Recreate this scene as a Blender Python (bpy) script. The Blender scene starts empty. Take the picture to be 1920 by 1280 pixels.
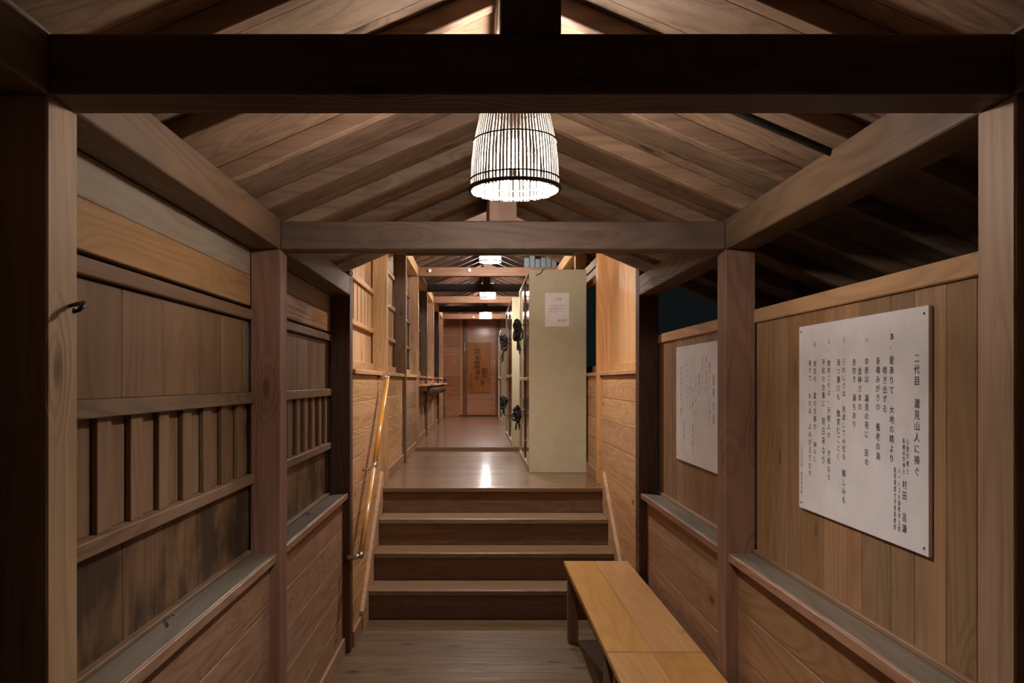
import bpy, bmesh, math, random
from mathutils import Vector, Matrix
random.seed(4)
sc = bpy.context.scene
col = sc.collection
# ---------------------------------------------------------------- camera, world, exposure
cam_d = bpy.data.cameras.new('camera'); cam = bpy.data.objects.new('camera', cam_d); col.objects.link(cam)
cam.location = (0, 0, 1.8); cam.rotation_euler = (math.pi/2, 0, 0)
cam_d.sensor_width = 36; cam_d.lens = 36*1500/1920
cam_d.shift_x = 62/1920; cam_d.shift_y = 75/1920
cam_d.clip_start = 0.02; cam_d.clip_end = 200
sc.camera = cam
w = bpy.data.worlds.new('night'); sc.world = w; w.use_nodes = True
w.node_tree.nodes['Background'].inputs[0].default_value = (0.42, 0.55, 0.58, 1)
w.node_tree.nodes['Background'].inputs[1].default_value = 0.011
sc.view_settings.view_transform = 'Standard'; sc.view_settings.look = 'None'
sc.view_settings.gamma = 1; sc.view_settings.use_curve_mapping = False
sc.view_settings.exposure = 0.0
sc.cycles.max_bounces = 7; sc.cycles.diffuse_bounces = 4; sc.cycles.glossy_bounces = 3
sc.cycles.sample_clamp_indirect = 6
LAMP_COL = (1.0, 0.90, 0.82)
BULB = 1000.0      # radiance of the near bulb
BULB_UP = 2550.0   # the hall lamps burn brighter

# ---------------------------------------------------------------- materials
def new_mat(name):
    m = bpy.data.materials.new(name); m.use_nodes = True
    nt = m.node_tree; nt.nodes.clear()
    return m, nt
class NT:
    def __init__(s, nt): s.nt = nt
    def n(s, t, **kw):
        x = s.nt.nodes.new(t)
        for k, v in kw.items(): setattr(x, k, v)
        return x
    def l(s, a, b): s.nt.links.new(a, b)
    def math(s, op, a, b=None, c=None, clamp=False):
        x = s.n('ShaderNodeMath', operation=op); x.use_clamp = clamp
        for i, v in enumerate((a, b, c)):
            if v is None: continue
            if isinstance(v, (int, float)): x.inputs[i].default_value = v
            else: s.l(v, x.inputs[i])
        return x.outputs[0]
    def vscale(s, v, sx, sy, sz):
        x = s.n('ShaderNodeVectorMath', operation='MULTIPLY'); s.l(v, x.inputs[0]); x.inputs[1].default_value = (sx, sy, sz)
        return x.outputs[0]
    def noise(s, v, scale, detail=3, rough=.55, dist=0):
        x = s.n('ShaderNodeTexNoise'); s.l(v, x.inputs['Vector']); x.inputs['Scale'].default_value = scale
        x.inputs['Detail'].default_value = detail; x.inputs['Roughness'].default_value = rough
        x.inputs['Distortion'].default_value = dist
        return x.outputs['Fac']
    def remap(s, v, a, b, c=0, d=1):
        x = s.n('ShaderNodeMapRange'); s.l(v, x.inputs['Value'])
        for i, k in enumerate((a, b, c, d)): x.inputs[1+i].default_value = k
        return x.outputs[0]
    def mix(s, f, a, b, blend='MIX'):
        x = s.n('ShaderNodeMix', data_type='RGBA', blend_type=blend)
        if isinstance(f, (int, float)): x.inputs[0].default_value = f
        else: s.l(f, x.inputs[0])
        for i, v in ((6, a), (7, b)):
            if isinstance(v, tuple): x.inputs[i].default_value = (*v, 1)
            else: s.l(v, x.inputs[i])
        return x.outputs[2]
def wood(name, axis, light, dark, rough=.55, knots=.6, jitter=.22, weather=0, coat=0, bump=.25, stain=0, spec=.3, wcol=(.30, .28, .24), cup=0, coatr=.2):
    m, nt = new_mat(name); N = NT(nt)
    tc = N.n('ShaderNodeTexCoord'); geo = N.n('ShaderNodeNewGeometry'); oi = N.n('ShaderNodeObjectInfo')
    isl = geo.outputs['Random Per Island']; orn = oi.outputs['Random']
    off = N.n('ShaderNodeCombineXYZ')
    r = N.math('ADD', isl, N.math('MULTIPLY', orn, 3.7))
    N.l(N.math('MULTIPLY', r, 31.7), off.inputs[0]); N.l(N.math('MULTIPLY', r, 17.3), off.inputs[1]); N.l(N.math('MULTIPLY', r, 23.9), off.inputs[2])
    p = N.n('ShaderNodeVectorMath', operation='ADD'); N.l(tc.outputs['Object'], p.inputs[0]); N.l(off.outputs[0], p.inputs[1]); p = p.outputs[0]
    ax = 'xyz'.index(axis)
    def sv(along, across): return N.vscale(p, *[along if i == ax else across for i in range(3)])
    # knots
    vor = N.n('ShaderNodeTexVoronoi', feature='F1'); N.l(sv(2.6, 6.5), vor.inputs['Vector']); vor.inputs['Scale'].default_value = 1
    vor.inputs['Randomness'].default_value = 1
    sepc = N.n('ShaderNodeSeparateColor'); N.l(vor.outputs['Color'], sepc.inputs[0])
    sel = N.math('GREATER_THAN', sepc.outputs[0], 1-knots*.85)
    kd = vor.outputs['Distance']
    kmask = N.math('MULTIPLY', N.remap(kd, .06, .15, 1, 0), sel)
    khalo = N.math('MULTIPLY', N.remap(kd, .08, .42, 1, 0), sel)
    # cathedral grain
    n0 = N.noise(sv(.45, 3.4), 1, 2, .5, .25)
    n0 = N.math('ADD', n0, N.math('MULTIPLY', khalo, .16))
    ring = N.math('MULTIPLY_ADD', N.math('SINE', N.math('MULTIPLY', n0, 95)), .5, .5)
    ring = N.math('POWER', ring, 1.8)
    fine = N.noise(sv(3, 110), 1, 2, .6)
    streak = N.noise(sv(.7, 9), 1, 4, .6)
    blotch = N.noise(sv(1.1, 2.2), 1, 3, .55)
    f = N.math('ADD', N.math('MULTIPLY', ring, .30), N.math('MULTIPLY', N.remap(fine, .35, .7), .20))
    f = N.math('ADD', f, N.math('MULTIPLY', N.remap(streak, .35, .68), .42))
    f = N.math('ADD', f, N.math('MULTIPLY', N.math('MULTIPLY', khalo, khalo), .35), None, True)
    c = N.mix(f, light, dark)
    c = N.mix(N.math('MULTIPLY', kmask, .8), c, tuple(v*.18 for v in dark))
    if weather:
        wm = N.math('MULTIPLY', N.remap(blotch, .38, .66), weather)
        c = N.mix(wm, c, wcol)
    if stain:   # dark water stain with its own outline near the foot of the boards
        sn = N.noise(N.vscale(tc.outputs['Object'], 2, 3.0, 2.2), 1.3, 4, .6)
        sm = N.math('MULTIPLY', N.remap(sn, .42, .58), stain)
        c = N.mix(sm, c, (.035, .022, .014))
    # board to board variation
    hsv = N.n('ShaderNodeHueSaturation'); N.l(c, hsv.inputs['Color'])
    h2 = N.math('FRACT', N.math('MULTIPLY', r, 7.13))
    N.l(N.remap(h2, 0, 1, .496, .508), hsv.inputs['Hue'])
    N.l(N.remap(N.math('FRACT', N.math('MULTIPLY', r, 3.71)), 0, 1, .98, 1.13), hsv.inputs['Saturation'])
    N.l(N.remap(r if False else N.math('FRACT', N.math('MULTIPLY', r, 5.39)), 0, 1, 1-jitter, 1+jitter), hsv.inputs['Value'])
    b = N.n('ShaderNodeBsdfPrincipled'); o = N.n('ShaderNodeOutputMaterial')
    N.l(hsv.outputs[0], b.inputs['Base Color'])
    N.l(N.math('ADD', N.math('MULTIPLY', streak, .16), rough-.08), b.inputs['Roughness'])
    b.inputs['Specular IOR Level'].default_value = spec
    if coat:
        b.inputs['Coat Weight'].default_value = coat; b.inputs['Coat Roughness'].default_value = coatr
    bp = N.n('ShaderNodeBump'); bp.inputs['Strength'].default_value = bump; bp.inputs['Distance'].default_value = .004
    N.l(N.math('ADD', ring, N.math('MULTIPLY', fine, 1.2)), bp.inputs['Height']); N.l(bp.outputs[0], b.inputs['Normal'])
    if cup:   # boards worn slightly hollow along their length
        sx = N.n('ShaderNodeSeparateXYZ'); N.l(tc.outputs['Object'], sx.inputs[0])
        hh = N.math('SINE', N.math('MULTIPLY', sx.outputs[1], 2*math.pi/.085))
        wv = N.noise(N.vscale(tc.outputs['Object'], .8, 14, 1), 1, 3, .6)
        hh = N.math('ADD', N.math('MULTIPLY', hh, .5), N.math('MULTIPLY', wv, 2.0))
        b2 = N.n('ShaderNodeBump'); b2.inputs['Strength'].default_value = 1; b2.inputs['Distance'].default_value = cup
        N.l(hh, b2.inputs['Height']); N.l(b2.outputs[0], bp.inputs['Normal'])
        if coat: N.l(b2.outputs[0], b.inputs['Coat Normal'])
    N.l(b.outputs[0], o.inputs[0])
    return m
def plain(name, c, rough=.5, metal=0, spec=.5, mottled=.06, bump=0, coat=0):
    m, nt = new_mat(name); N = NT(nt)
    tc = N.n('ShaderNodeTexCoord'); b = N.n('ShaderNodeBsdfPrincipled'); o = N.n('ShaderNodeOutputMaterial')
    f = N.noise(tc.outputs['Object'], 9, 4)
    cc = N.mix(N.remap(f, .3, .7), tuple(v*(1-mottled) for v in c), tuple(min(1, v*(1+mottled)) for v in c))
    N.l(cc, b.inputs['Base Color']); b.inputs['Roughness'].default_value = rough; b.inputs['Metallic'].default_value = metal
    b.inputs['Specular IOR Level'].default_value = spec; b.inputs['Coat Weight'].default_value = coat
    N.l(b.outputs[0], o.inputs[0]); return m
def emis(name, c, s):
    m, nt = new_mat(name); N = NT(nt)
    e = N.n('ShaderNodeEmission'); e.inputs[0].default_value = (*c, 1); e.inputs[1].default_value = s
    o = N.n('ShaderNodeOutputMaterial'); N.l(e.outputs[0], o.inputs[0]); return m
M = {}
OLD_L, OLD_D = (.225, .140, .088), (.095, .052, .031)
NEW_L, NEW_D = (.60, .375, .205), (.38, .205, .100)
for a in 'xyz':
    M['old_'+a] = wood('aged_cedar_'+a, a, OLD_L, OLD_D, weather=.25, knots=.45, jitter=.14, wcol=(.20, .165, .125))  # aged tone, also darkened for dim lamplight on plates and unlit hall posts
    M['siding_'+a] = wood('cedar_siding_'+a, a, (.385, .235, .150), (.215, .112, .062), knots=.35, jitter=.13, bump=.2)
    M['new_'+a] = wood('light_cedar_'+a, a, NEW_L, NEW_D, knots=.45, jitter=.12)
    M['post_'+a] = wood('post_cedar_'+a, a, (.56, .385, .255), (.34, .215, .130), knots=.25, jitter=.08, weather=.2, wcol=(.30, .25, .19))
    M['dark_'+a] = wood('dark_cedar_'+a, a, (.12, .064, .040), (.052, .025, .016), knots=.35, jitter=.12)  # plain dark tone; hall posts and grille gaps use it as painted shade
M['black_x'] = wood('shaded_beam_cedar', 'x', (.055, .034, .026), (.028, .017, .013), knots=.2, jitter=.1)  # unlit hall beams: their shade is put into the colour
M['old_x'] = wood('aged_shaded_beam_cedar', 'x', (.165, .105, .075), (.075, .044, .031), knots=.7, jitter=.05)  # aged beam, darkened further for lamplight blocked above the lamp
M['postred_z'] = wood('reddish_post_cedar', 'z', (.30, .175, .125), (.155, .080, .056), knots=.5, jitter=.06)
M['weathered_y'] = wood('weathered_grey_board', 'y', (.30, .235, .175), (.17, .12, .085), weather=.55, knots=.2, wcol=(.30, .27, .225))
M['orange_y'] = wood('orange_knotty_board', 'y', (.42, .245, .110), (.27, .135, .055), knots=.75, jitter=.08)
M['stained_z'] = wood('water_stained_board', 'z', (.20, .120, .070), (.085, .048, .027), stain=.9, knots=.3, jitter=.2)
M['panel_z'] = wood('upright_window_board', 'z', (.235, .148, .092), (.130, .074, .043), knots=.2, jitter=.12)
M['rpanel_z'] = wood('upright_partition_board', 'z', (.38, .225, .122), (.20, .108, .056), knots=.3, jitter=.2, weather=.15)
M['sill_y'] = wood('weathered_sill', 'y', (.17, .138, .108), (.09, .067, .049), rough=.40, weather=.5, knots=.1, spec=.5, wcol=(.17, .165, .15))
M['sillface_y'] = wood('sill_edge', 'y', (.36, .22, .145), (.22, .12, .075), rough=.45, knots=.1)
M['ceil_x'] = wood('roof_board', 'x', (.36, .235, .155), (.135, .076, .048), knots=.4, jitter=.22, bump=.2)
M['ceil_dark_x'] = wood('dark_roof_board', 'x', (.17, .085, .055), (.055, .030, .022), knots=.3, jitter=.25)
M['floor_low'] = wood('worn_floor_board', 'x', (.19, .130, .080), (.080, .048, .027), rough=.40, knots=.9, jitter=.10, weather=.12, spec=.4, wcol=(.15, .12, .085))
M['floor_up'] = wood('polished_floor_board', 'x', (.25, .150, .085), (.14, .075, .040), rough=.42, knots=.35, jitter=.12, coat=.75, bump=.06, spec=.3, cup=.0016, coatr=.14)
M['floor_red'] = wood('red_polished_floor', 'x', (.26, .125, .075), (.17, .075, .045), rough=.42, knots=.2, jitter=.06, coat=.7, cup=.0007, coatr=.12, bump=.05, spec=.5)
M['tread_x'] = wood('stair_tread', 'x', (.31, .200, .125), (.17, .100, .058), rough=.42, knots=.35, jitter=.12, spec=.45)
M['riser_x'] = wood('stair_riser', 'x', (.20, .120, .075), (.10, .055, .034), rough=.5, knots=.7, jitter=.14)
M['bench_y'] = wood('varnished_bench_top', 'y', (.60, .325, .135), (.41, .195, .070), rough=.33, knots=.5, jitter=.04, spec=.5, bump=.12)
M['bench_leg'] = wood('bench_leg_wood', 'z', (.30, .17, .09), (.17, .09, .045), knots=.1)
M['red_x'] = wood('reddish_board', 'x', (.62, .285, .165), (.38, .150, .080), rough=.36, knots=.1, jitter=.10, coat=.35)
M['red_z'] = wood('reddish_frame', 'z', (.30, .125, .065), (.17, .062, .033), rough=.4, knots=.1, jitter=.10, coat=.3)
M['plaque'] = wood('plaque_wood', 'z', (.50, .200, .085), (.36, .120, .048), rough=.4, knots=0, jitter=.05)
M['rail_wood'] = wood('varnished_rail', 'z', (.70, .39, .14), (.52, .26, .08), rough=.22, knots=0, jitter=.04, spec=.6, coat=.5, bump=.03)
M['white_board'] = plain('white_panel', (.80, .78, .80), .45)
M['paper'] = plain('paper', (.80, .76, .72), .8)
M['ink'] = plain('ink', (.012, .010, .012), .9, spec=.05)
M['ink_soft'] = plain('printed_ink', (.016, .015, .017), .8, spec=.1)
M['ink_grey'] = plain('faded_ink', (.26, .24, .23), .7)
M['cream'] = plain('cream_enamel', (.52, .47, .315), .38, spec=.4)
M['glass_door'] = plain('brown_sheet_door', (.20, .13, .085), .12, spec=.8, coat=.8)
M['steel'] = plain('brushed_steel', (.62, .58, .50), .25, metal=1)
M['black_iron'] = plain('black_iron', (.012, .011, .011), .45)
M['cordmat'] = plain('dark_cord', (.03, .034, .032), .55)
M['porcelain'] = plain('porcelain', (.80, .76, .68), .2)
M['slat'] = plain('bamboo_strip', (.52, .48, .42), .6)
M['hoop'] = plain('dark_cane_hoop', (.04, .034, .03), .6)
M['blue'] = plain('pale_blue_plastic', (.35, .45, .50), .35)
M['bluegrey'] = plain('blue_grey_sheet', (.16, .21, .23), .35)
M['bulb'] = emis('glowing_bulb', LAMP_COL, BULB)
M['bulb_up'] = emis('glowing_bulb_hall', LAMP_COL, BULB_UP)

# ---------------------------------------------------------------- mesh helpers
class MB:
    def __init__(s): s.bm = bmesh.new()
    def box(s, x0, x1, y0, y1, z0, z1, bev=.0015, rot=None, piv=None):
        x0, x1 = sorted((x0, x1)); y0, y1 = sorted((y0, y1)); z0, z1 = sorted((z0, z1))
        r = bmesh.ops.create_cube(s.bm, size=1)
        vs = r['verts']
        for v in vs:
            v.co = Vector((x0+(v.co.x+.5)*(x1-x0), y0+(v.co.y+.5)*(y1-y0), z0+(v.co.z+.5)*(z1-z0)))
        if bev and min(x1-x0, y1-y0, z1-z0) > 2.5*bev:
            es = list({e for v in vs for e in v.link_edges})
            rr = bmesh.ops.bevel(s.bm, geom=es, offset=bev, segments=1, affect='EDGES')
            vs = list({v for f in rr['faces'] for v in f.verts} | {v for v in vs if v.is_valid})
        if rot is not None:
            bmesh.ops.rotate(s.bm, verts=vs, cent=piv, matrix=rot)
        return s
    def prism(s, pts, axis, a, b):      # polygon in the plane across axis, extruded a..b
        def P(u, v, t):
            return {'x': (t, u, v), 'y': (u, t, v), 'z': (u, v, t)}[axis]
        va = [s.bm.verts.new(P(u, v, a)) for u, v in pts]; vb = [s.bm.verts.new(P(u, v, b)) for u, v in pts]
        n = len(pts)
        fs = [s.bm.faces.new(va[::-1]), s.bm.faces.new(vb)]
        for i in range(n): fs.append(s.bm.faces.new((va[i], va[(i+1) % n], vb[(i+1) % n], vb[i])))
        bmesh.ops.recalc_face_normals(s.bm, faces=fs)
        return s
    def tube(s, pts, r, seg=8, cap=True, radii=None):
        pts = [Vector(p) for p in pts]; rings = []
        up = None
        for i, p in enumerate(pts):
            d = (pts[min(i+1, len(pts)-1)]-pts[max(i-1, 0)]).normalized()
            if up is None:
                up = d.orthogonal().normalized()
            up = (up-d*up.dot(d)).normalized(); sd = d.cross(up)
            rr = radii[i] if radii else r
            rings.append([s.bm.verts.new(p+(up*math.cos(2*math.pi*k/seg)+sd*math.sin(2*math.pi*k/seg))*rr) for k in range(seg)])
        for a, b in zip(rings, rings[1:]):
            for k in range(seg):
                f = s.bm.faces.new((a[k], a[(k+1) % seg], b[(k+1) % seg], b[k])); f.smooth = True
        if cap: s.bm.faces.new(rings[0][::-1]); s.bm.faces.new(rings[-1])
        return s
    def lathe(s, prof, cx, cy, seg=32, smooth=True):   # prof: (r, z)
        rings = [[s.bm.verts.new((cx+r*math.cos(2*math.pi*k/seg), cy+r*math.sin(2*math.pi*k/seg), z)) for k in range(seg)] for r, z in prof]
        for a, b in zip(rings, rings[1:]):
            for k in range(seg):
                f = s.bm.faces.new((a[k], a[(k+1) % seg], b[(k+1) % seg], b[k])); f.smooth = smooth
        return s
    def sphere(s, c, r, seg=16, sc=(1, 1, 1)):
        res = bmesh.ops.create_uvsphere(s.bm, u_segments=seg, v_segments=seg//2, radius=r)
        for v in res['verts']:
            v.co = Vector((v.co.x*sc[0], v.co.y*sc[1], v.co.z*sc[2]))+Vector(c)
            for f in v.link_faces: f.smooth = True
        return s
    def build(s, name, mat, parent=None, origin=(0, 0, 0)):
        o3 = Vector(origin)
        if parent is not None: o3 = Vector(parent['_o']) if '_o' in parent else Vector((0, 0, 0))
        for v in s.bm.verts: v.co -= o3
        me = bpy.data.meshes.new(name); s.bm.to_mesh(me); s.bm.free()
        me.materials.append(M[mat] if isinstance(mat, str) else mat)
        o = bpy.data.objects.new(name, me); col.objects.link(o)
        if parent is not None:
            o.parent = parent; o['_o'] = tuple(o3)
        else:
            o.location = o3; o['_o'] = tuple(o3)
        return o
def thing(name, label, cat, loc, group=None):
    o = bpy.data.objects.new(name, None); col.objects.link(o); o.empty_display_size = .1
    o.location = loc; o['_o'] = tuple(loc); o['label'] = label; o['category'] = cat
    if group: o['group'] = group
    return o
def tag(o, label, cat, group=None):
    o['label'] = label; o['category'] = cat
    if group: o['group'] = group
    return o
def struct(o): o['kind'] = 'structure'; return o
def sroot(name, loc):
    o = bpy.data.objects.new(name, None); col.objects.link(o); o.location = loc; o['_o'] = tuple(loc); o['kind'] = 'structure'
    return o
def planks(mb, along, plane, t, a0, a1, b0, b1, width, gap=.003, from_top=False, bev=.002, var=0):
    """boards filling a rectangle on plane x=plane (thickness t, sign = outwards); along 'y' = horizontal boards, 'z' = upright boards"""
    if along == 'y':
        z = b1
        while z > b0+.004:
            zz = max(b0, z-width); mb.box(plane, plane+t, a0, a1, zz+gap/2, z-gap/2, bev); z -= width
    else:
        y = a0
        while y < a1-.004:
            wv = width*(1+random.uniform(-var, var)); yy = min(a1, y+wv)
            if a1-yy < width*.2: yy = a1
            mb.box(plane, plane+t, y+gap/2, yy-gap/2, b0, b1, bev); y = yy

# ---------------------------------------------------------------- setting out
P = [1.585+1.86*i for i in range(-1, 11)]    # post lines; P[0] is behind the camera
PD = .12; DZ = .865
LO = dict(L=-.855, R=1.062, c=.1035); UP = dict(L=-.825, R=1.065, c=.120)
W = .13; FL = .88; FL2 = .93; YE = 20.2

# floors
mb = MB()
y = -.6
while y < 6.2:
    mb.box(-1.0, 1.22, y+.001, y+.149, -.04, 0, .0015); y += .15
struct(mb.build('floor', 'floor_low'))
mb = MB(); y = 6.935
mb.box(-.86, 1.12, 6.935, 7.12, FL-.04, FL, .006)
y = 7.12
while y < 10.55:
    yy = min(y+.17, 10.6); mb.box(-.90, 1.14, y+.0007, yy-.0007, FL-.03, FL, .001); y = yy
struct(mb.build('floor', 'floor_up'))
mb = MB(); y = 10.6
while y < YE-.01:
    yy = min(y+.3, YE); mb.box(-.90, 1.14, y+.0004, yy-.0004, FL2-.05, FL2, .0005); y = yy
struct(mb.build('floor', 'floor_red'))
struct(MB().box(-.86, 1.10, 10.585, 10.5995, FL, FL2+.0005, .002).build('trim_1', 'floor_up'))
# ground under the upper hall so nothing shines through
struct(MB().box(-1.1, 1.3, 7.0, YE, .0, FL-.06, 0).build('floor', 'dark_x'))

# ---------------------------------------------------------------- posts
post_txt = {  # hall posts: darker wood is painted shade on fronts the lamps miss
 (-1, 1): ('post_z', 'cedar post in the near left corner, black front, pale inner side with iron hook'),
 (1, 1): ('post_z', 'square cedar post in the near right corner, black front and pale inner side'),
 (-1, 2): ('postred_z', 'reddish cedar post between the two left window bays, fully lit front'),
 (1, 2): ('postred_z', 'reddish cedar post with a dark knot, between the two white poem boards'),
 (-1, 3): ('dark_z', 'dark tall post on the left, just before the handrail wall'),
 (1, 3): ('dark_z', 'dark tall post on the right, where the lower sill ends before the stairs'),
 (-1, 4): ('new_z', 'bright knotty flat post above the top of the handrail, beside a grille window'),
 (1, 4): ('new_z', 'bright orange post at right, beside the cream cabinet and the stair top'),
 (-1, 5): ('old_z', 'shaded brown post on the left, first beyond the stair top'),
 (1, 5): ('new_z', 'upper hall post on the right, mostly behind the near cream cabinet'),
 (-1, 6): ('siding_z', 'lit slim post on the left hall wall, second beyond the stair top'),
 (1, 6): ('new_z', 'pale post end showing over the top of the near cream cabinet'),
 (-1, 7): ('old_z', 'dark post on the left hall wall where the wall shelf begins'),
 (-1, 8): ('siding_z', 'lit post on the left hall wall above the middle of the wall shelf'),
 (-1, 9): ('dark_z', 'dark post on the left hall wall at the far end of the wall shelf'),
 (-1, 10): ('siding_z', 'last post on the left hall wall, next to the red end wall'),
}
for (s, i), (mt, lab) in post_txt.items():
    d = LO if i <= 3 else UP
    y0 = P[i]; z0 = 0 if i <= 3 else (FL if i <= 5 else FL2)
    z1 = 2.37 if i <= 2 else 2.37+DZ
    xi = d['L'] if s < 0 else (1.09 if i >= 5 else d['R'])
    if s < 0: x0, x1 = xi-W, xi
    else: x0, x1 = xi, xi+W
    # the posts of the outer walls stand outside the floor boards' edge, on them
    o = MB().box(x0, x1, y0, y0+PD, z0, z1, .004).build('wooden_post', mt, origin=((x0+x1)/2, y0+PD/2, z0))
    tag(o, lab, 'post')
for s in (-1, 1):      # the pair behind the camera
    xi = LO['L'] if s < 0 else LO['R']
    x0, x1 = (xi-W, xi) if s < 0 else (xi, xi+W)
    tag(MB().box(x0, x1, P[0], P[0]+PD, 0, 2.37, .004).build('wooden_post', 'old_z', origin=((x0+x1)/2, P[0]+.06, 0)),
        ('left' if s < 0 else 'right')+' cedar post behind the viewpoint', 'post')

# ---------------------------------------------------------------- wall plates (long beams on the posts)
def plate(x0, x1, y0, y1, z, mt, lab):
    tag(MB().box(x0, x1, y0, y1, z, z+.13, .004).build('wall_plate_beam', mt, origin=((x0+x1)/2, y0, z)), lab, 'beam')
plate(LO['L']-W, LO['L'], -1.2, P[3], 2.37, 'old_y', 'long grey-brown beam lying over the left window posts')
plate(LO['R'], LO['R']+W, -1.2, P[3], 2.37, 'old_y', 'long grey-brown beam over the right side posts and poem boards')
plate(UP['L']-W, UP['L'], P[3], YE, 2.37+DZ, 'new_y', 'high left beam of the upper hall, above the stair handrail')
plate(UP['R'], UP['R']+W, P[3], YE, 2.37+DZ, 'new_y', 'high right beam of the upper hall, seen above the cream cabinet')

# ---------------------------------------------------------------- roof trusses
tr = {1: ('dark_x', 'black cross beam nearest the camera with a short upright post on it'),  # hall beams alternate: black paints the unlit fronts, reddish the lit ones
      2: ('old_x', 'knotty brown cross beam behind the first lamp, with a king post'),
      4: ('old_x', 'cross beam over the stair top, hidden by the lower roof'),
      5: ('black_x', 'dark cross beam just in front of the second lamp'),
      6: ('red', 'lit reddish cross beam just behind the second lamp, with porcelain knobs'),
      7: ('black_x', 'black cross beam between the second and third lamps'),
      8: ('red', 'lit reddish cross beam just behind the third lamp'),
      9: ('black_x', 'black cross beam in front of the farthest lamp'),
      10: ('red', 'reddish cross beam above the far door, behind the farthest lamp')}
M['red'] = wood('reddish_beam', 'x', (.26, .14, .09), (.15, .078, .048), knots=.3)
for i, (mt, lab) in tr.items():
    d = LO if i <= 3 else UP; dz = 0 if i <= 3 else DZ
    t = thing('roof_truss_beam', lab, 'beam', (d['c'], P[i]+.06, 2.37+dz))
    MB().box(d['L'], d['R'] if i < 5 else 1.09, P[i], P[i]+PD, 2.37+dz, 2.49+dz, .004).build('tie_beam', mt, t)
    kz = 2.80+dz
    MB().box(d['c']-.06, d['c']+.06, P[i]+.002, P[i]+PD-.002, 2.49+dz, kz, .004).build('king_post', 'postred_z' if i == 2 else ('dark_z' if mt in ('dark_x', 'black_x') else 'old_z'), t)

# ---------------------------------------------------------------- roofs
SL = .43
def roof(c, zr, y0, y1, ry0, xl, xr, mt, rmt, rlab):
    """zr = height of the rafters' underside on the ridge line"""
    root = sroot('ceiling', (c, y0, zr))
    ang = math.atan(SL)
    for s in (-1, 1):
        half = (c-xl) if s < 0 else (xr-c)
        ln = half/math.cos(ang)
        R = Matrix.Rotation(s*ang, 3, 'Y')
        mb = MB()
        y = y0
        while y < y1-.01:
            yy = min(y+.232, y1)
            a, b = (0, ln) if s > 0 else (-ln, 0)
            mb.box(c+a, c+b, y+.001, yy-.001, zr+.060, zr+.078, .0012, rot=R, piv=Vector((c, 0, zr)))
            y = yy
        mb.build('roof_boards', mt, root)
        y = ry0
        while y < y1-.03:
            a, b = (.0, ln-.02) if s > 0 else (-ln+.02, -.0)
            MB().box(c+a, c+b, y-.0225, y+.0225, zr, zr+.0595, .003, rot=R, piv=Vector((c, 0, zr))).build('rafter', rmt, root)
            y += .465
    MB().box(c-.055, c+.055, y0, y1, zr-.116, zr-.002, .004).build('ridge_beam', 'old_y', root)
    return root
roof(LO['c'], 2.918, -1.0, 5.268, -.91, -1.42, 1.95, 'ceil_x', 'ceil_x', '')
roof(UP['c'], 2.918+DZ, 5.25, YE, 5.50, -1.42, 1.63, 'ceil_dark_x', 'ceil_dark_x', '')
# gable boards closing the gap between the two roofs
c = LO['c']; zz = 3.01
mb = MB()
mb.prism([(c, zz+.03), (1.63, zz+.03-SL*(1.63-c)), (1.63, zz+DZ-SL*(1.63-c)-.02), (c, zz+DZ-.02), (-1.42, zz+DZ-SL*(c+1.42)-.02), (-1.42, zz+.03-SL*(c+1.42))], 'y', 5.27, 5.30)
struct(mb.build('wall_gable', 'ceil_dark_x'))

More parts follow.
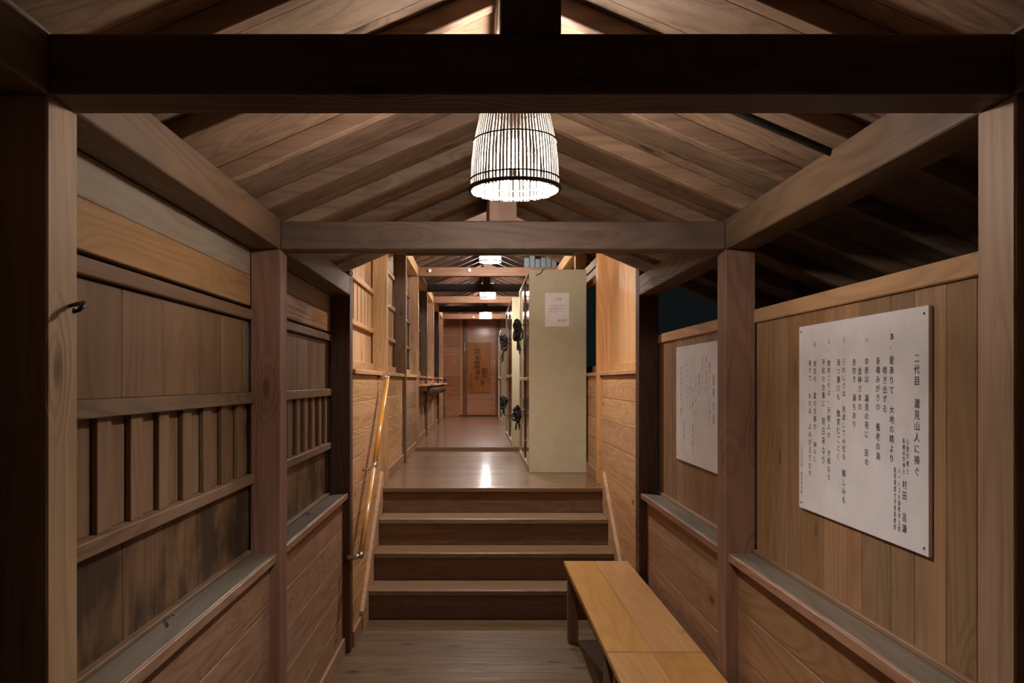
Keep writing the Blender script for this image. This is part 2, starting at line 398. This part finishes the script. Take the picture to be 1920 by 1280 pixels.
# ---------------------------------------------------------------- walls
def wainscot(side, y0, y1, xs, z0, z1, first=None):
    """horizontal siding with its surface on x=xs"""
    s = -1 if side == 'left' else 1
    mb = MB(); planks(mb, 'y', xs, s*.03, y0, y1, z0, z1, .195, gap=.003, bev=.0025)
    return mb
def baseboard(side, y0, y1, xs, z0):
    s = -1 if side == 'left' else 1
    struct(MB().box(xs, xs-s*.018, y0, y1, z0, z0+.105, .003).build('baseboard_'+side, 'siding_y'))
def sill(parent, side, y0, y1, xf, xb, z):
    """grey top board with a warm front edge"""
    MB().box(xf+(.012 if side == 'right' else -.012), xb, y0, y1, z-.035, z, .003).build('window_sill', 'sill_y', parent)
    MB().box(xf, xf+(.0115 if side == 'right' else -.0115), y0, y1, z-.036, z+.0005, .003).build('sill_edge', 'sillface_y', parent)
wn = [0]
def left_window(y0, y1, d, dz, new=False, far=False):
    X = d['L']-W; wn[0] += 1
    rt = sroot('window_%d' % wn[0], (X, y0, 1.06+dz))
    if new: mt = dict(top='new_y', orange='new_y', rail='new_y', up='new_z', low='new_z', gr='new_z')
    else: mt = dict(top='weathered_y', orange='orange_y', rail='old_y', up='panel_z', low='stained_z', gr='panel_z')
    B = lambda z0, z1, dep, t=.03: MB().box(X+dep, X+dep-t, y0, y1, z0+dz, z1+dz, .003)
    B(2.2565, 2.37, 0).build('top_board', mt['top'], rt)
    B(2.126, 2.2555, .001).build('cross_board', mt['orange'], rt)
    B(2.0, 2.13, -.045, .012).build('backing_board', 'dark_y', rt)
    B(2.065, 2.109, .012, .04).build('rail', mt['rail'], rt)
    mb = MB(); planks(mb, 'z', X-.012, -.02, y0-.05, y1+.05, 1.752+dz, 2.062+dz, .29, gap=.004, bev=.004); mb.build('upper_boards', mt['up'], rt)
    B(1.707, 1.754, .020, .045).build('rail', mt['rail'], rt)
    k = y0+.449-.6
    ya, yb = y0-.05, y1+.05
    g1 = MB(); g2 = MB()
    while k < yb+.1:
        a, b = max(k-(.155 if new else .085), ya), min(k-(0 if new else .007), yb)
        if b-a > .01: g1.box(X-.001, X-.018, a, b, 1.403+dz, 1.707+dz, .002)
        a, b = max(k+.010, ya), min(k+.2-.080, yb)
        if b-a > .01: g2.box(X-.020, X-.036, a, b, 1.403+dz, 1.707+dz, .002)
        k += .2
    g1.build('grille_slats', mt['gr'], rt); g2.build('sliding_slats', 'dark_z' if new else mt['gr'], rt)  # light bays: back slats coloured dark so the gaps read as shade
    B(1.362, 1.403, .020, .045).build('rail', mt['rail'], rt)
    mb = MB(); planks(mb, 'z', X-.012, -.02, y0-.05, y1+.05, 1.06+dz, 1.364+dz, .285, gap=.004, bev=.004, var=.06); mb.build('lower_boards', mt['low'], rt)
    MB().box(X+.012, X-.03, y0, y1, 1.025+dz+.035, 1.075+dz, .003).build('rail', mt['rail'], rt)
    # dark outer shutter behind the grille
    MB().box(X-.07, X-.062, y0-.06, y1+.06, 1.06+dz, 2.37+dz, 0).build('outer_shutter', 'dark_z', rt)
    return rt
# lower level, left
for k in range(3):
    y0, y1 = P[k]+PD, P[k+1]
    rt = wainscot('left', y0, y1, -.902, 0, 1.024).build('wall_left', 'siding_y'); struct(rt)
    sill(rt, 'left', y0, y1, -.868, -1.03, 1.06)
    baseboard('left', y0, y1, -.902, 0)
    left_window(y0, y1, LO, 0)
# lower level, right
for k in range(3):
    y0, y1 = P[k]+PD, P[k+1]
    rt = wainscot('right', y0, y1, 1.115, 0, 1.024).build('wall_right', 'siding_y'); struct(rt)
    sill(rt, 'right', y0, y1, 1.072, 1.26, 1.06)
    baseboard('right', y0, y1, 1.115, 0)
    mb = MB(); planks(mb, 'z', 1.196, .022, y0, y1, 1.06, 2.052, .16, gap=.0022, bev=.0012, var=.35)
    mb.build('upright_boards', 'rpanel_z', rt)
    MB().box(1.184, 1.225, y0, y1, 2.052, 2.11, .004).build('top_rail', 'new_y', rt)
    MB().box(1.180, 1.196, y0, y1, 1.0605, 1.078, .002).build('bead', 'sillface_y', rt)
# stair side walls (bay 3) and upper hall walls
for k in range(3, 11):
    y0 = P[k]+PD; y1 = P[k+1] if k < 10 else YE
    if k == 3: zb = 0
    else: zb = FL if k < 6 else FL2
    if y1-y0 < .05: continue
    rt = wainscot('left', y0, y1, -.862, zb, 1.85).build('wall_left', 'new_y' if k < 5 else 'siding_y'); struct(rt)
    wr = left_window(y0, y1, UP, DZ, new=k < 5)
    MB().box(-.836, -.99, y0, y1, 1.852, 1.885, .003).build('window_sill', 'new_y', wr)
    MB().box(-.93, -.955-.02, y0, y1, 1.885, 1.957, .004).build('rail', 'new_y', wr)
    rt = wainscot('right', y0, y1, 1.102, zb, 1.85).build('wall_right', 'new_y' if k < 5 else 'siding_y'); struct(rt)
    wn[0] += 1; rt = sroot('window_%d' % wn[0], (1.19, y0, 1.885))
    MB().box(1.078, 1.22, y0, y1, 1.852, 1.885, .003).build('window_sill', 'new_y', rt)
    MB().box(1.170, 1.195+.02, y0, y1, 1.887, 1.957, .004).build('rail', 'new_y', rt)
    if k == 3:
        mb = MB(); planks(mb, 'z', 1.19, .022, y0, y1, 1.957, 3.235, .30, gap=.003, bev=.002, var=.3)
        mb.build('upright_boards', 'new_z', rt)
    else:
        MB().box(1.18, 1.2, y0, y1, 2.79, 2.95, .003).build('cross_board', 'new_y', rt)
        MB().box(1.175, 1.2, y0, y1, 2.965, 3.05, .003).build('cross_board', 'new_y', rt)
    if k == 3:
        baseboard('left', y0, 5.775, -.862, 0); baseboard('right', y0, 5.775, 1.102, 0)
    else:
        baseboard('left', y0, y1, -.862, zb); baseboard('right', y0, y1, 1.102, zb)
# end wall
mb = MB(); z = FL2
while z < 4.3:
    mb.box(-1.0, -.49, YE, YE+.03, z+.001, z+.249, .002); mb.box(.55, 1.25, YE, YE+.03, z+.001, z+.249, .002); z += .25
mb.box(-1.0, 1.25, YE+.03, YE+.05, FL2, 4.3, 0)
struct(mb.build('wall_end', 'red_x'))
dr = sroot('door_1', (.03, YE, FL2))
MB().box(-.49, -.42, YE-.05, YE+.02, FL2, 3.55, .004).build('door_frame', 'new_z', dr)
MB().box(-.40, -.30, YE-.03, YE+.02, FL2, 3.55, .004).build('door_stile', 'red_z', dr)
MB().box(.42, .55, YE-.05, YE+.02, FL2, 3.55, .004).build('door_frame', 'red_z', dr)
mb = MB(); z = FL2+.02
while z < 3.5:
    mb.box(-.42, .42, YE, YE+.028, z+.001, z+.199, .002); z += .2
mb.build('door_panel', 'red_x', dr)
MB().box(-.49, .55, YE-.06, YE, FL2, FL2+.03, .003).build('threshold', 'dark_x', dr)
MB().box(-.362, -.350, YE-.055, YE-.030, 2.56, 2.78, .003).build('door_handle', 'steel', dr)
MB().tube([(-.375, YE-.05, 1.98), (-.36, YE-.055, 2.02), (-.345, YE-.05, 2.05)], .01, 8).build('door_latch', 'steel', dr)

# ---------------------------------------------------------------- staircase
st = thing('staircase', 'four wide wooden steps leading up to the polished hall', 'stairs', (.11, 6.05, 0))
for k in range(1, 5):
    yk = 6.05+(k-1)*.295
    if k < 4:
        t = MB().box(-.832, 1.072, yk, yk+.315, .22*k-.042, .22*k, .006).build('step', 'tread_x', st)
    MB().box(-.832, 1.072, yk+.022, yk+.044, .22*(k-1), .22*k-.0425, .002).build('riser', 'riser_x', st)
for s, x0, x1 in (('l', -.8605, -.833), ('r', 1.073, 1.1005)):
    MB().prism([(5.78, 0), (5.78, .14), (6.96, 1.01), (7.03, 1.01), (7.03, .885), (6.9, .60), (6.2, 0)], 'x', x0, x1).build('stringer', 'post_y', st)

# ---------------------------------------------------------------- handrail
hr = thing('handrail', 'sloping varnished round wooden handrail on the left stair wall', 'handrail', (-.78, 5.25, .66))
A = Vector((-.775, 5.25, .665)); B_ = Vector((-.775, 6.78, 1.825)); mid = A.lerp(B_, .44)
dirv = (B_-A).normalized()
MB().tube([A, A.lerp(B_, .2), mid-dirv*.02], .019, 16).build('rail_bar', 'rail_wood', hr)
MB().tube([mid+dirv*.02, A.lerp(B_, .7), B_], .019, 16).build('rail_bar', 'rail_wood', hr)
MB().tube([mid-dirv*.03, mid+dirv*.03], .0215, 16).build('joint_sleeve', 'steel', hr)
MB().tube([mid, mid+Vector((-.045, 0, -.03)), mid+Vector((-.087, 0, -.03))], .008, 8).build('bracket', 'steel', hr)
for p, q in ((A, -1), (B_, 1)):
    e = p+dirv*q*.022
    MB().tube([p-dirv*q*.005, e], .0225, 16, radii=[.0225, .019]).build('end_cap', 'steel', hr)
    MB().tube([e-dirv*q*.01, e+Vector((-.03, 0, 0)), e+Vector((-.086, 0, 0))], .017, 12).build('wall_return', 'steel', hr)

# ---------------------------------------------------------------- benches
def bench(y0, y1, lab):
    x0, x1 = .600, 1.056; zt = .528
    t = thing('bench', lab, 'bench', ((x0+x1)/2, (y0+y1)/2, 0), 'benches along the right wall')
    xm = x0+(x1-x0)*.48
    MB().box(x0, xm-.0008, y0, y1, zt-.03, zt, .003).build('seat_board', 'bench_y', t)
    MB().box(xm+.0008, x1, y0, y1, zt-.03, zt, .003).build('seat_board', 'bench_y', t)
    for xx in (x0+.012, x1-.085):
        for yy in (y0+.11, y1-.17):
            MB().box(xx, xx+.073, yy, yy+.06, 0, zt-.0305, .003).build('leg', 'bench_leg', t)
    for xx in (x0+.02, x1-.042):
        MB().box(xx, xx+.022, y0+.172, y1-.172, zt-.09, zt-.031, .002).build('apron', 'bench_leg', t)
    for yy in (y0+.12, y1-.15):
        MB().box(x0+.085, x1-.086, yy, yy+.022, zt-.09, zt-.031, .002).build('apron', 'bench_leg', t)
bench(3.77, 5.675, 'honey-coloured wooden bench, the farther of two, its end near the stairs')
bench(1.85, 3.757, 'honey-coloured wooden bench, the nearer one cut off by the bottom edge')

# ---------------------------------------------------------------- lamps
def lamp(x, y, zb, lab, ridge):
    t = thing('pendant_lamp', lab, 'lamp', (x, y, zb), 'bamboo basket lamps down the corridor')
    prof = [(.136, 0), (.1365, .03), (.134, .09), (.127, .15), (.116, .20), (.104, .25)]
    def R(h):
        for (r0, h0), (r1, h1) in zip(prof, prof[1:]):
            if h <= h1: return r0+(r1-r0)*(h-h0)/(h1-h0)
        return prof[-1][0]
    mb = MB(); n = 74; bm = mb.bm
    for k in range(n):
        a = 2*math.pi*k/n+random.uniform(-.010, .010); hw = random.uniform(.0031, .0039)
        hs = [-.004+random.uniform(-.002, .002), .03, .09, .15, .20, .25+random.uniform(0, .006)]
        prev = None
        for h in hs:
            r = R(max(0, h)); q = []
            for dr, dt in ((-.0012, -hw), (-.0012, hw), (.0012, hw), (.0012, -hw)):
                q.append(bm.verts.new((x+(r+dr)*math.cos(a)-dt*math.sin(a), y+(r+dr)*math.sin(a)+dt*math.cos(a), zb+h)))
            if prev:
                for e in range(4): bm.faces.new((prev[e], prev[(e+1) % 4], q[(e+1) % 4], q[e]))
            else: bm.faces.new(q[::-1])
            prev = q
        bm.faces.new(prev)
    bmesh.ops.recalc_face_normals(bm, faces=bm.faces[:])
    sh = mb.build('basket_slats', 'slat', t)
    for h, rr in ((.004, .0065), (.030, .0028), (.15, .0028), (.235, .004)):
        pts = [(x+(R(h)+.004)*math.cos(2*math.pi*k/40), y+(R(h)+.004)*math.sin(2*math.pi*k/40), zb+h) for k in range(41)]
        MB().tube(pts, rr, 6, cap=False).build('hoop', 'hoop', sh)
    MB().sphere((x, y, zb+.115), .042, 20, (1, 1, 1.1)).build('bulb', 'bulb' if zb < 3 else 'bulb_up', t)
    MB().lathe([(.0, zb+.235), (.024, zb+.235), (.024, zb+.165), (.018, zb+.155)], x, y, 20).build('socket', 'black_iron', t)
    mb = MB()
    for a in (0, math.pi/2):
        mb.tube([(x+.1*math.cos(a), y+.1*math.sin(a), zb+.236), (x-.1*math.cos(a), y-.1*math.sin(a), zb+.236)], .003, 6)
    mb.build('cross_wire', 'hoop', t)
    MB().tube([(x, y, zb+.235), (x, y, ridge)], .003, 6).build('cord', 'black_iron', t)
lamp(.112, 2.50, 2.397, 'large glowing basket lamp nearest the camera under the first black beam', 2.803)
lamp(.13, 6.235, 2.397+.875, 'basket lamp over the stairs, hidden behind the lower roof', 2.803+DZ)
lamp(.14, 9.955, 3.287, 'basket lamp second in view from the camera, top cut off by the brown beam', 2.803+DZ)
lamp(.15, 13.675, 3.225, 'small basket lamp third in view, beyond the first cream cabinet', 2.803+DZ)
lamp(.145, 17.4, 3.175, 'farthest basket lamp, in front of the end wall with the door', 2.803+DZ)

# ---------------------------------------------------------------- writing
def glyphs(txt, mat, parent, frame, size_u=None, hgt=None, vertical=True, name='writing'):
    """frame = (origin of the column's top centre, u vector, v vector); hgt = height of the column"""
    cu = bpy.data.curves.new('t', 'FONT'); cu.body = '\n'.join(txt) if vertical else txt
    cu.align_x = 'CENTER'; cu.size = 1; cu.space_line = 1.12; cu.resolution_u = 2
    ob = bpy.data.objects.new('t', cu); col.objects.link(ob)
    dg = bpy.context.evaluated_depsgraph_get(); me = bpy.data.meshes.new_from_object(ob.evaluated_get(dg))
    bpy.data.objects.remove(ob)
    if len(me.vertices) == 0: return None
    ys = [v.co.y for v in me.vertices]; xs = [v.co.x for v in me.vertices]
    y1, y0 = max(ys), min(ys); xc = (max(xs)+min(xs))/2
    k = hgt/(y1-y0) if vertical else size_u/(max(xs)-min(xs))
    ku = min(k*1.05, size_u/(max(xs)-min(xs))) if (vertical and size_u) else k
    O, u, v = [Vector(a) for a in frame]
    o3 = Vector(parent['_o'])
    for vt in me.vertices:
        vt.co = O+u*((vt.co.x-xc)*ku)+v*((vt.co.y-y1)*k)-o3
    me.materials.clear(); me.materials.append(M[mat])
    ob = bpy.data.objects.new(name, me); col.objects.link(ob); ob.parent = parent; ob['_o'] = parent['_o']
    return ob
poem = [(2.161, 1.872, 1.545, '二代目　瀧見山人に捧ぐ'), (2.208, 1.642, 1.545, '心理学博士'), (2.228, 1.641, 1.543, '医療科学博士'), (2.224, 1.526, 1.38, '村田　昌謙'), (2.252, 1.554, 1.378, 'ハートフル国際学士院'), (2.275, 1.556, 1.38, '聖学連盟大学客員教授'), (2.293, 1.939, 1.892, 'あ、'), (2.293, 1.873, 1.765, '愛ありて'), (2.293, 1.731, 1.569, '大地の精より'), (2.332, 1.844, 1.71, '噴き出ずる'), (2.372, 1.873, 1.715, '身魂みがきの'), (2.372, 1.677, 1.568, '養老の滝'), (2.441, 1.932, 1.898, 'い、'), (2.441, 1.873, 1.797, '命慈は'), (2.441, 1.761, 1.629, '瀧見の苑に'), (2.441, 1.593, 1.545, '民の'), (2.485, 1.845, 1.712, '金神さまの'), (2.522, 1.872, 1.797, '息吹き'), (2.522, 1.76, 1.655, '満ちおり'), (2.594, 1.942, 1.902, 'う、'), (2.594, 1.873, 1.547, 'うれしさは、見渡してみ空も'), (2.594, 1.515, 1.406, '嬉しみも'), (2.633, 1.874, 1.739, '滝つ瀬川も'), (2.633, 1.707, 1.542, '微笑むごとく'), (2.705, 1.944, 1.903, 'え、'), (2.705, 1.872, 1.728, '微笑こそは、'), (2.705, 1.712, 1.609, '天照人の'), (2.705, 1.571, 1.466, '大和なり'), (2.747, 1.875, 1.714, '平和の合奏に'), (2.747, 1.675, 1.518, '明日来なり'), (2.817, 1.941, 1.9, 'お、'), (2.817, 1.873, 1.8, '奥宮の'), (2.817, 1.761, 1.631, '霊の合奏の'), (2.817, 1.588, 1.518, '神々に'), (2.859, 1.876, 1.802, '祈りて'), (2.859, 1.758, 1.686, 'われは'), (2.859, 1.649, 1.461, 'よみがえりたり'), (2.933, 1.567, 1.487, '二〇〇〇年'), (2.933, 1.47, 1.389, '瀧見苑之碑')]
poem2 = [(4.033, 1.832, 1.585, '霊神の詞'), (4.103, 1.898, 1.562, '瀧の音に　心を澄まし'), (4.165, 1.931, 1.747, '神の御声を'), (4.235, 1.933, 1.746, '水清くして'), (4.297, 1.843, 1.728, '養老の'), (4.36, 1.815, 1.518, 'いのちの泉　湧き出ずる'), (4.425, 1.776, 1.396, '山の緑も　風の香も'), (4.481, 1.815, 1.642, 'うるわしき'), (4.55, 1.937, 1.639, '人の心も　なごみつつ'), (4.621, 1.575, 1.473, '瀧見苑'), (4.682, 1.891, 1.591, '今日の良き日を　謝す')]
def poem_board(y0, y1, z0, z1, cols, lab, ink):
    t = thing('poem_board', lab, 'sign', (1.19, (y0+y1)/2, z0))
    MB().box(1.1835, 1.1955, y0, y1, z0, z1, .001).build('panel', 'white_board', t)
    for yy in (y0+.02, y1-.02):
        for zz in (z0+.02, z1-.02):
            MB().sphere((1.183, yy, zz), .004, 10, (.5, 1, 1)).build('screw', 'black_iron', t)
    for yy, za, zb, txt in cols:
        big = txt.startswith('二代') or txt.startswith('霊神') or txt.startswith('村田')
        small = txt in ('心理学博士', '医療科学博士', 'ハートフル国際学士院', '聖学連盟大学客員教授', '二〇〇〇年', '瀧見苑之碑')
        glyphs(txt, ink, t, ((1.1828, yy, za), (0, -1, 0), (0, 0, 1)), .036 if txt[0] in '二霊' else (.013 if small else (.022 if big else .025)), za-zb, name='writing_column')
poem_board(2.106, 2.957, 1.337, 2.001, poem, 'large white board of black vertical Japanese verse on the near right wall', 'ink_soft')
poem_board(3.93, 4.80, 1.340, 2.003, poem2, 'smaller-looking white verse board on the right wall, partly behind a post', 'ink_grey')

# calligraphy plaque
pq = thing('calligraphy_plaque', 'upright red-brown wooden plaque with brushed black characters on the far door', 'plaque', (0, YE-.03, 1.52))
MB().box(-.29, .29, YE-.03, YE-.001, 1.52, 2.78, .004).build('plaque_board', 'plaque', pq)
fr = lambda x, z: ((x, YE-.0315, z), (1, 0, 0), (0, 0, 1))
for tx, x, z, su, h in (('く', -.05, 2.76, .09, .10), ('宗', -.05, 2.64, .25, .17), ('和', -.03, 2.46, .15, .13), ('雲', -.05, 2.32, .16, .20), ('嘉', -.03, 2.10, .13, .13), ('市', -.06, 1.95, .16, .12),
                        ('鹤', .14, 2.15, .15, .15), ('四', .13, 1.99, .14, .10), ('生', .09, 1.83, .11, .13), ('る', -.19, 1.97, .06, .07), ('さ', -.21, 1.86, .08, .08), ('ろ', -.20, 1.76, .07, .08), ('く', -.19, 1.67, .07, .09)):
    glyphs(tx, 'ink', pq, fr(x, z), su, h, name='brush_stroke')

# ---------------------------------------------------------------- cream cabinets
def cabinet(x0, y0, y1, zb, h, lab, units=2):
    x1 = 1.085
    t = thing('steel_cabinet', lab, 'cabinet', ((x0+x1)/2, (y0+y1)/2, zb), 'cream cabinets along the right of the hall')
    mb = MB()
    mb.box(x0, x1, y0, y0+.02, zb+.0, zb+h, .003)
    mb.box(x0, x1, y1-.02, y1, zb, zb+h, .003)
    mb.box(x0, x1, y0+.021, y1-.021, zb+h-.03, zb+h, .003)
    mb.box(x0, x1, y0+.021, y1-.021, zb, zb+.06, .003)
    mb.box(x1-.02, x1, y0+.021, y1-.021, zb+.061, zb+h-.031, 0)
    mb.build('body', 'cream', t)
    MB().box(x0, x1-.03, y0+.022, y1-.022, zb+.93, zb+.965, .003).build('middle_shelf', 'cream', t)
    n = units*2
    L = (y1-y0-.044)/n
    for lev, (za, zc) in enumerate(((zb+.062, zb+.928), (zb+.967, zb+h-.032))):
        for k in range(n):
            xo = x0+.006+(.014 if k % 2 else 0)
            d = MB().box(xo, xo+.010, y0+.022+k*L, y0+.022+(k+1)*L-.002, za, zc, .002).build('sliding_door', 'glass_door', t)
            ky = y0+.022+k*L+(L-.05 if k % 2 == 0 else .03)
            MB().box(xo-.004, xo-.0005, ky, ky+.02, (za+zc)/2-.06, (za+zc)/2+.06, .001).build('door_pull', 'steel', d)
    return t
c1 = cabinet(.505, 8.07, 10.0, FL, 2.05, 'cream steel cabinet nearest the stairs with a white notice on its end')
cabinet(.440, 10.64, 13.1, FL2, 1.99, 'cream cabinet second from the stairs, a bright narrow end strip showing', 2)
cabinet(.460, 16.5, 18.9, FL2, 1.97, 'farthest cream cabinet, thin sliver beside the far door', 2)
MB().sphere((.503, 8.62, 1.16), .018, 12, (.3, 1, 1)).build('round_sticker', 'blue', c1)
nt_ = thing('notice_sheet', 'white paper notice taped on the end of the near cream cabinet', 'notice', (.785, 8.068, 2.36))
MB().box(.667, .909, 8.0665, 8.069, 2.354, 2.693, .0005).build('sheet', 'paper', nt_)
H = lambda x, z: ((x, 8.0655, z), (1, 0, 0), (0, 0, 1))
glyphs('ご注意', 'ink_grey', nt_, H(.79, 2.645), .085, vertical=False, name='writing_line')
for x, z, s_, tx in ((.785, 2.572, .17, '下足箱の鍵は　各自で'), (.78, 2.542, .16, '必ずお掛け下さい'), (.785, 2.512, .17, '貴重品は入れないで　下さい'), (.84, 2.43, .09, '瀧見苑')):
    glyphs(tx, 'ink_grey', nt_, H(x, z), s_, vertical=False, name='writing_line')
# little chain hanging over the cabinet's top corner
mb = MB(); pts = [(.665, 8.10, 2.936), (.655, 8.064, 2.936), (.62, 8.062, 2.89), (.585, 8.062, 2.875), (.575, 8.062, 2.862)]
tag(MB().tube(pts, .004, 6).build('hanging_wire', 'black_iron', origin=(.62, 8.064, 2.9)), 'short dark wire over the top left corner of the near cabinet', 'wire')

# bundles of dark cord tied to the cabinet doors
def bundle(x, y, z, L, lab, tails=4, tilt=0.3):
    t = thing('cord_bundle', lab, 'cord', (x, y, z), 'dark cord bundles on the cabinet doors')
    mb = MB()
    for k in range(14):
        pts = []; a0 = random.uniform(0, 6.28); r1 = random.uniform(.015, .05); rz = random.uniform(.25, .6)*L/2
        oz = random.uniform(-.28, .30)*L; ox = random.uniform(-.02, .012); tl = random.uniform(-.04, .04)
        for q in range(13):
            a = a0+q/12*2*math.pi
            pts.append((x-.078+ox+r1*math.cos(a), y+tl*2*math.sin(a)+random.uniform(-.03, .03), z+oz+rz*math.sin(a)+tl*math.cos(a)))
        mb.tube(pts, random.uniform(.008, .013), 6)
    mb.build('coil', 'cordmat', t)
    mb = MB()
    for k in range(tails):
        ex = random.uniform(-.06, .03); ey = random.uniform(-.1, .1)
        mb.tube([(x-.078, y, z-L*.3), (x-.078+ex*.5, y+ey*.5, z-L*.6), (x-.078+ex, y+ey, z-L*random.uniform(.8, 1.15))], .007, 6)
    mb.build('loose_end', 'cordmat', t)
    MB().tube([(x-.078, y, z+L*.2), (x+.018, y, z+L*.2)], .006, 6).build('tie', 'cordmat', t)
bundle(.490, 8.55, 2.355, .24, 'dark cord bundle on the upper doors of the nearest cabinet')
bundle(.500, 8.65, 1.45, .16, 'dark cord bundle with loose ends on the lower doors of the nearest cabinet')
bundle(.436, 11.3, 2.34, .26, 'dark cord bundle on the upper doors of the second cabinet')
bundle(.436, 11.5, 1.50, .18, 'dark cord bundle on the lower doors of the second cabinet')

# pale blue-grey sheet lying on the cross beam over the cabinet
mb = MB()
for k in range(6):
    x0 = .62+k*.075; z = 3.357+random.uniform(0, .02)
    mb.box(x0, x0+.068, 10.90, 10.98, 3.3552, 3.47+random.uniform(-.02, .05), .006)
tag(mb.build('folded_sheet', 'bluegrey', origin=(.84, 10.94, 3.355)), 'blue-grey folded sheet on the beam above the near cabinet', 'sheet')

# ---------------------------------------------------------------- wall shelf in the hall
ws = thing('wall_shelf', 'narrow wooden shelf on the left hall wall, far end', 'shelf', (-.76, 11.3, 1.73))
MB().box(-.69, -.862, 11.25, 17.3, 1.735, 1.765, .003).build('shelf_board', 'new_y', ws)
for yy in (11.5, 13.2, 15.1, 17.0):
    MB().box(-.74, -.862, yy, yy+.03, 1.66, 1.734, .002).build('bracket', 'new_z', ws)
for k in range(11):
    yy = 11.75+k*.49
    zc = 1.655
    o = MB().sphere((-.752, yy, zc), .075, 14, (.9, 2.4, 1.05)).build('rolled_mat', 'dark_y', origin=(-.752, yy, zc))
    tag(o, 'dark rounded bundle tucked under the wall shelf at far left', 'bundle', 'dark bundles under the wall shelf')

# ---------------------------------------------------------------- small fittings
for x, z, i, lab in ((-.67, 3.305, 6, 'small white porcelain knob at the left of the lit beam behind the second lamp'),
                     (-.13, 3.312, 6, 'round white porcelain knob near the middle of the lit beam behind the second lamp'),
                     (-.125, 3.27, 10, 'tiny white porcelain knob on the beam above the far door')):
    yk = P[i]
    tag(MB().sphere((x, yk-.018, z), .026, 16, (1, .7, 1)).build('porcelain_knob', 'porcelain', origin=(x, yk, z)), lab, 'knob')
hk = MB().tube([(-.855, 1.672, 1.958), (-.835, 1.668, 1.962), (-.818, 1.655, 1.962), (-.812, 1.640, 1.954), (-.816, 1.630, 1.945), (-.826, 1.632, 1.942), (-.833, 1.645, 1.949)], .004, 8,
               radii=[.004, .005, .0055, .005, .0045, .004, .003])
tag(hk.build('iron_hook', 'black_iron', origin=(-.855, 1.66, 1.955)), 'small bent black hook on the near left post', 'hook')
rg = [(-.852+.0*k, 5.29+.0, 2.508) for k in range(1)]
mb = MB(); cx, cz = -.850, 2.515
mb.tube([(cx+.014*math.cos(a*math.pi/8), 5.292, cz+.014*math.sin(a*math.pi/8)) for a in range(17)], .0025, 6)
mb.tube([(cx, 5.292, cz-.014), (cx-.002, 5.305, cz-.016)], .0025, 6)
tag(mb.build('ring_hook', 'black_iron', origin=(cx, 5.29, cz)), 'tiny round wire ring high on the dark left post', 'hook')
for yy, lab in ((2.50, 'thin twisted cord on the near left window sill'), (4.50, 'thin twisted cord on the second left window sill')):
    pts = [(-.975+.012*math.sin(q*1.1)+.004*q, yy-.0+.013*q*math.cos(q*.45), 1.064+.004*(q % 2)) for q in range(10)]
    tag(MB().tube(pts, .0018, 6).build('window_cord', 'cordmat', origin=(-.96, yy, 1.06)), lab, 'cord')
# conduit running down beside a rafter at right
c = LO['c']; yy = 2.42
def rz(x): return 2.918-SL*abs(x-c)
mb = MB().tube([(.60, yy, rz(.60)-.012), (.9, yy, rz(.9)-.012), (1.075, yy, rz(1.075)-.012)], .012, 10)
cd = thing('cable_pipe', 'thin dark pipe along a rafter at upper right', 'pipe', (.85, yy, rz(.85)))
mb.build('pipe', 'black_iron', cd)
MB().box(.66, .68, yy-.016, yy+.016, rz(.67)-.028, rz(.67)+.006, .002).build('clip', 'steel', cd)

# tidy helper properties
for o in bpy.data.objects:
    if '_o' in o: del o['_o']
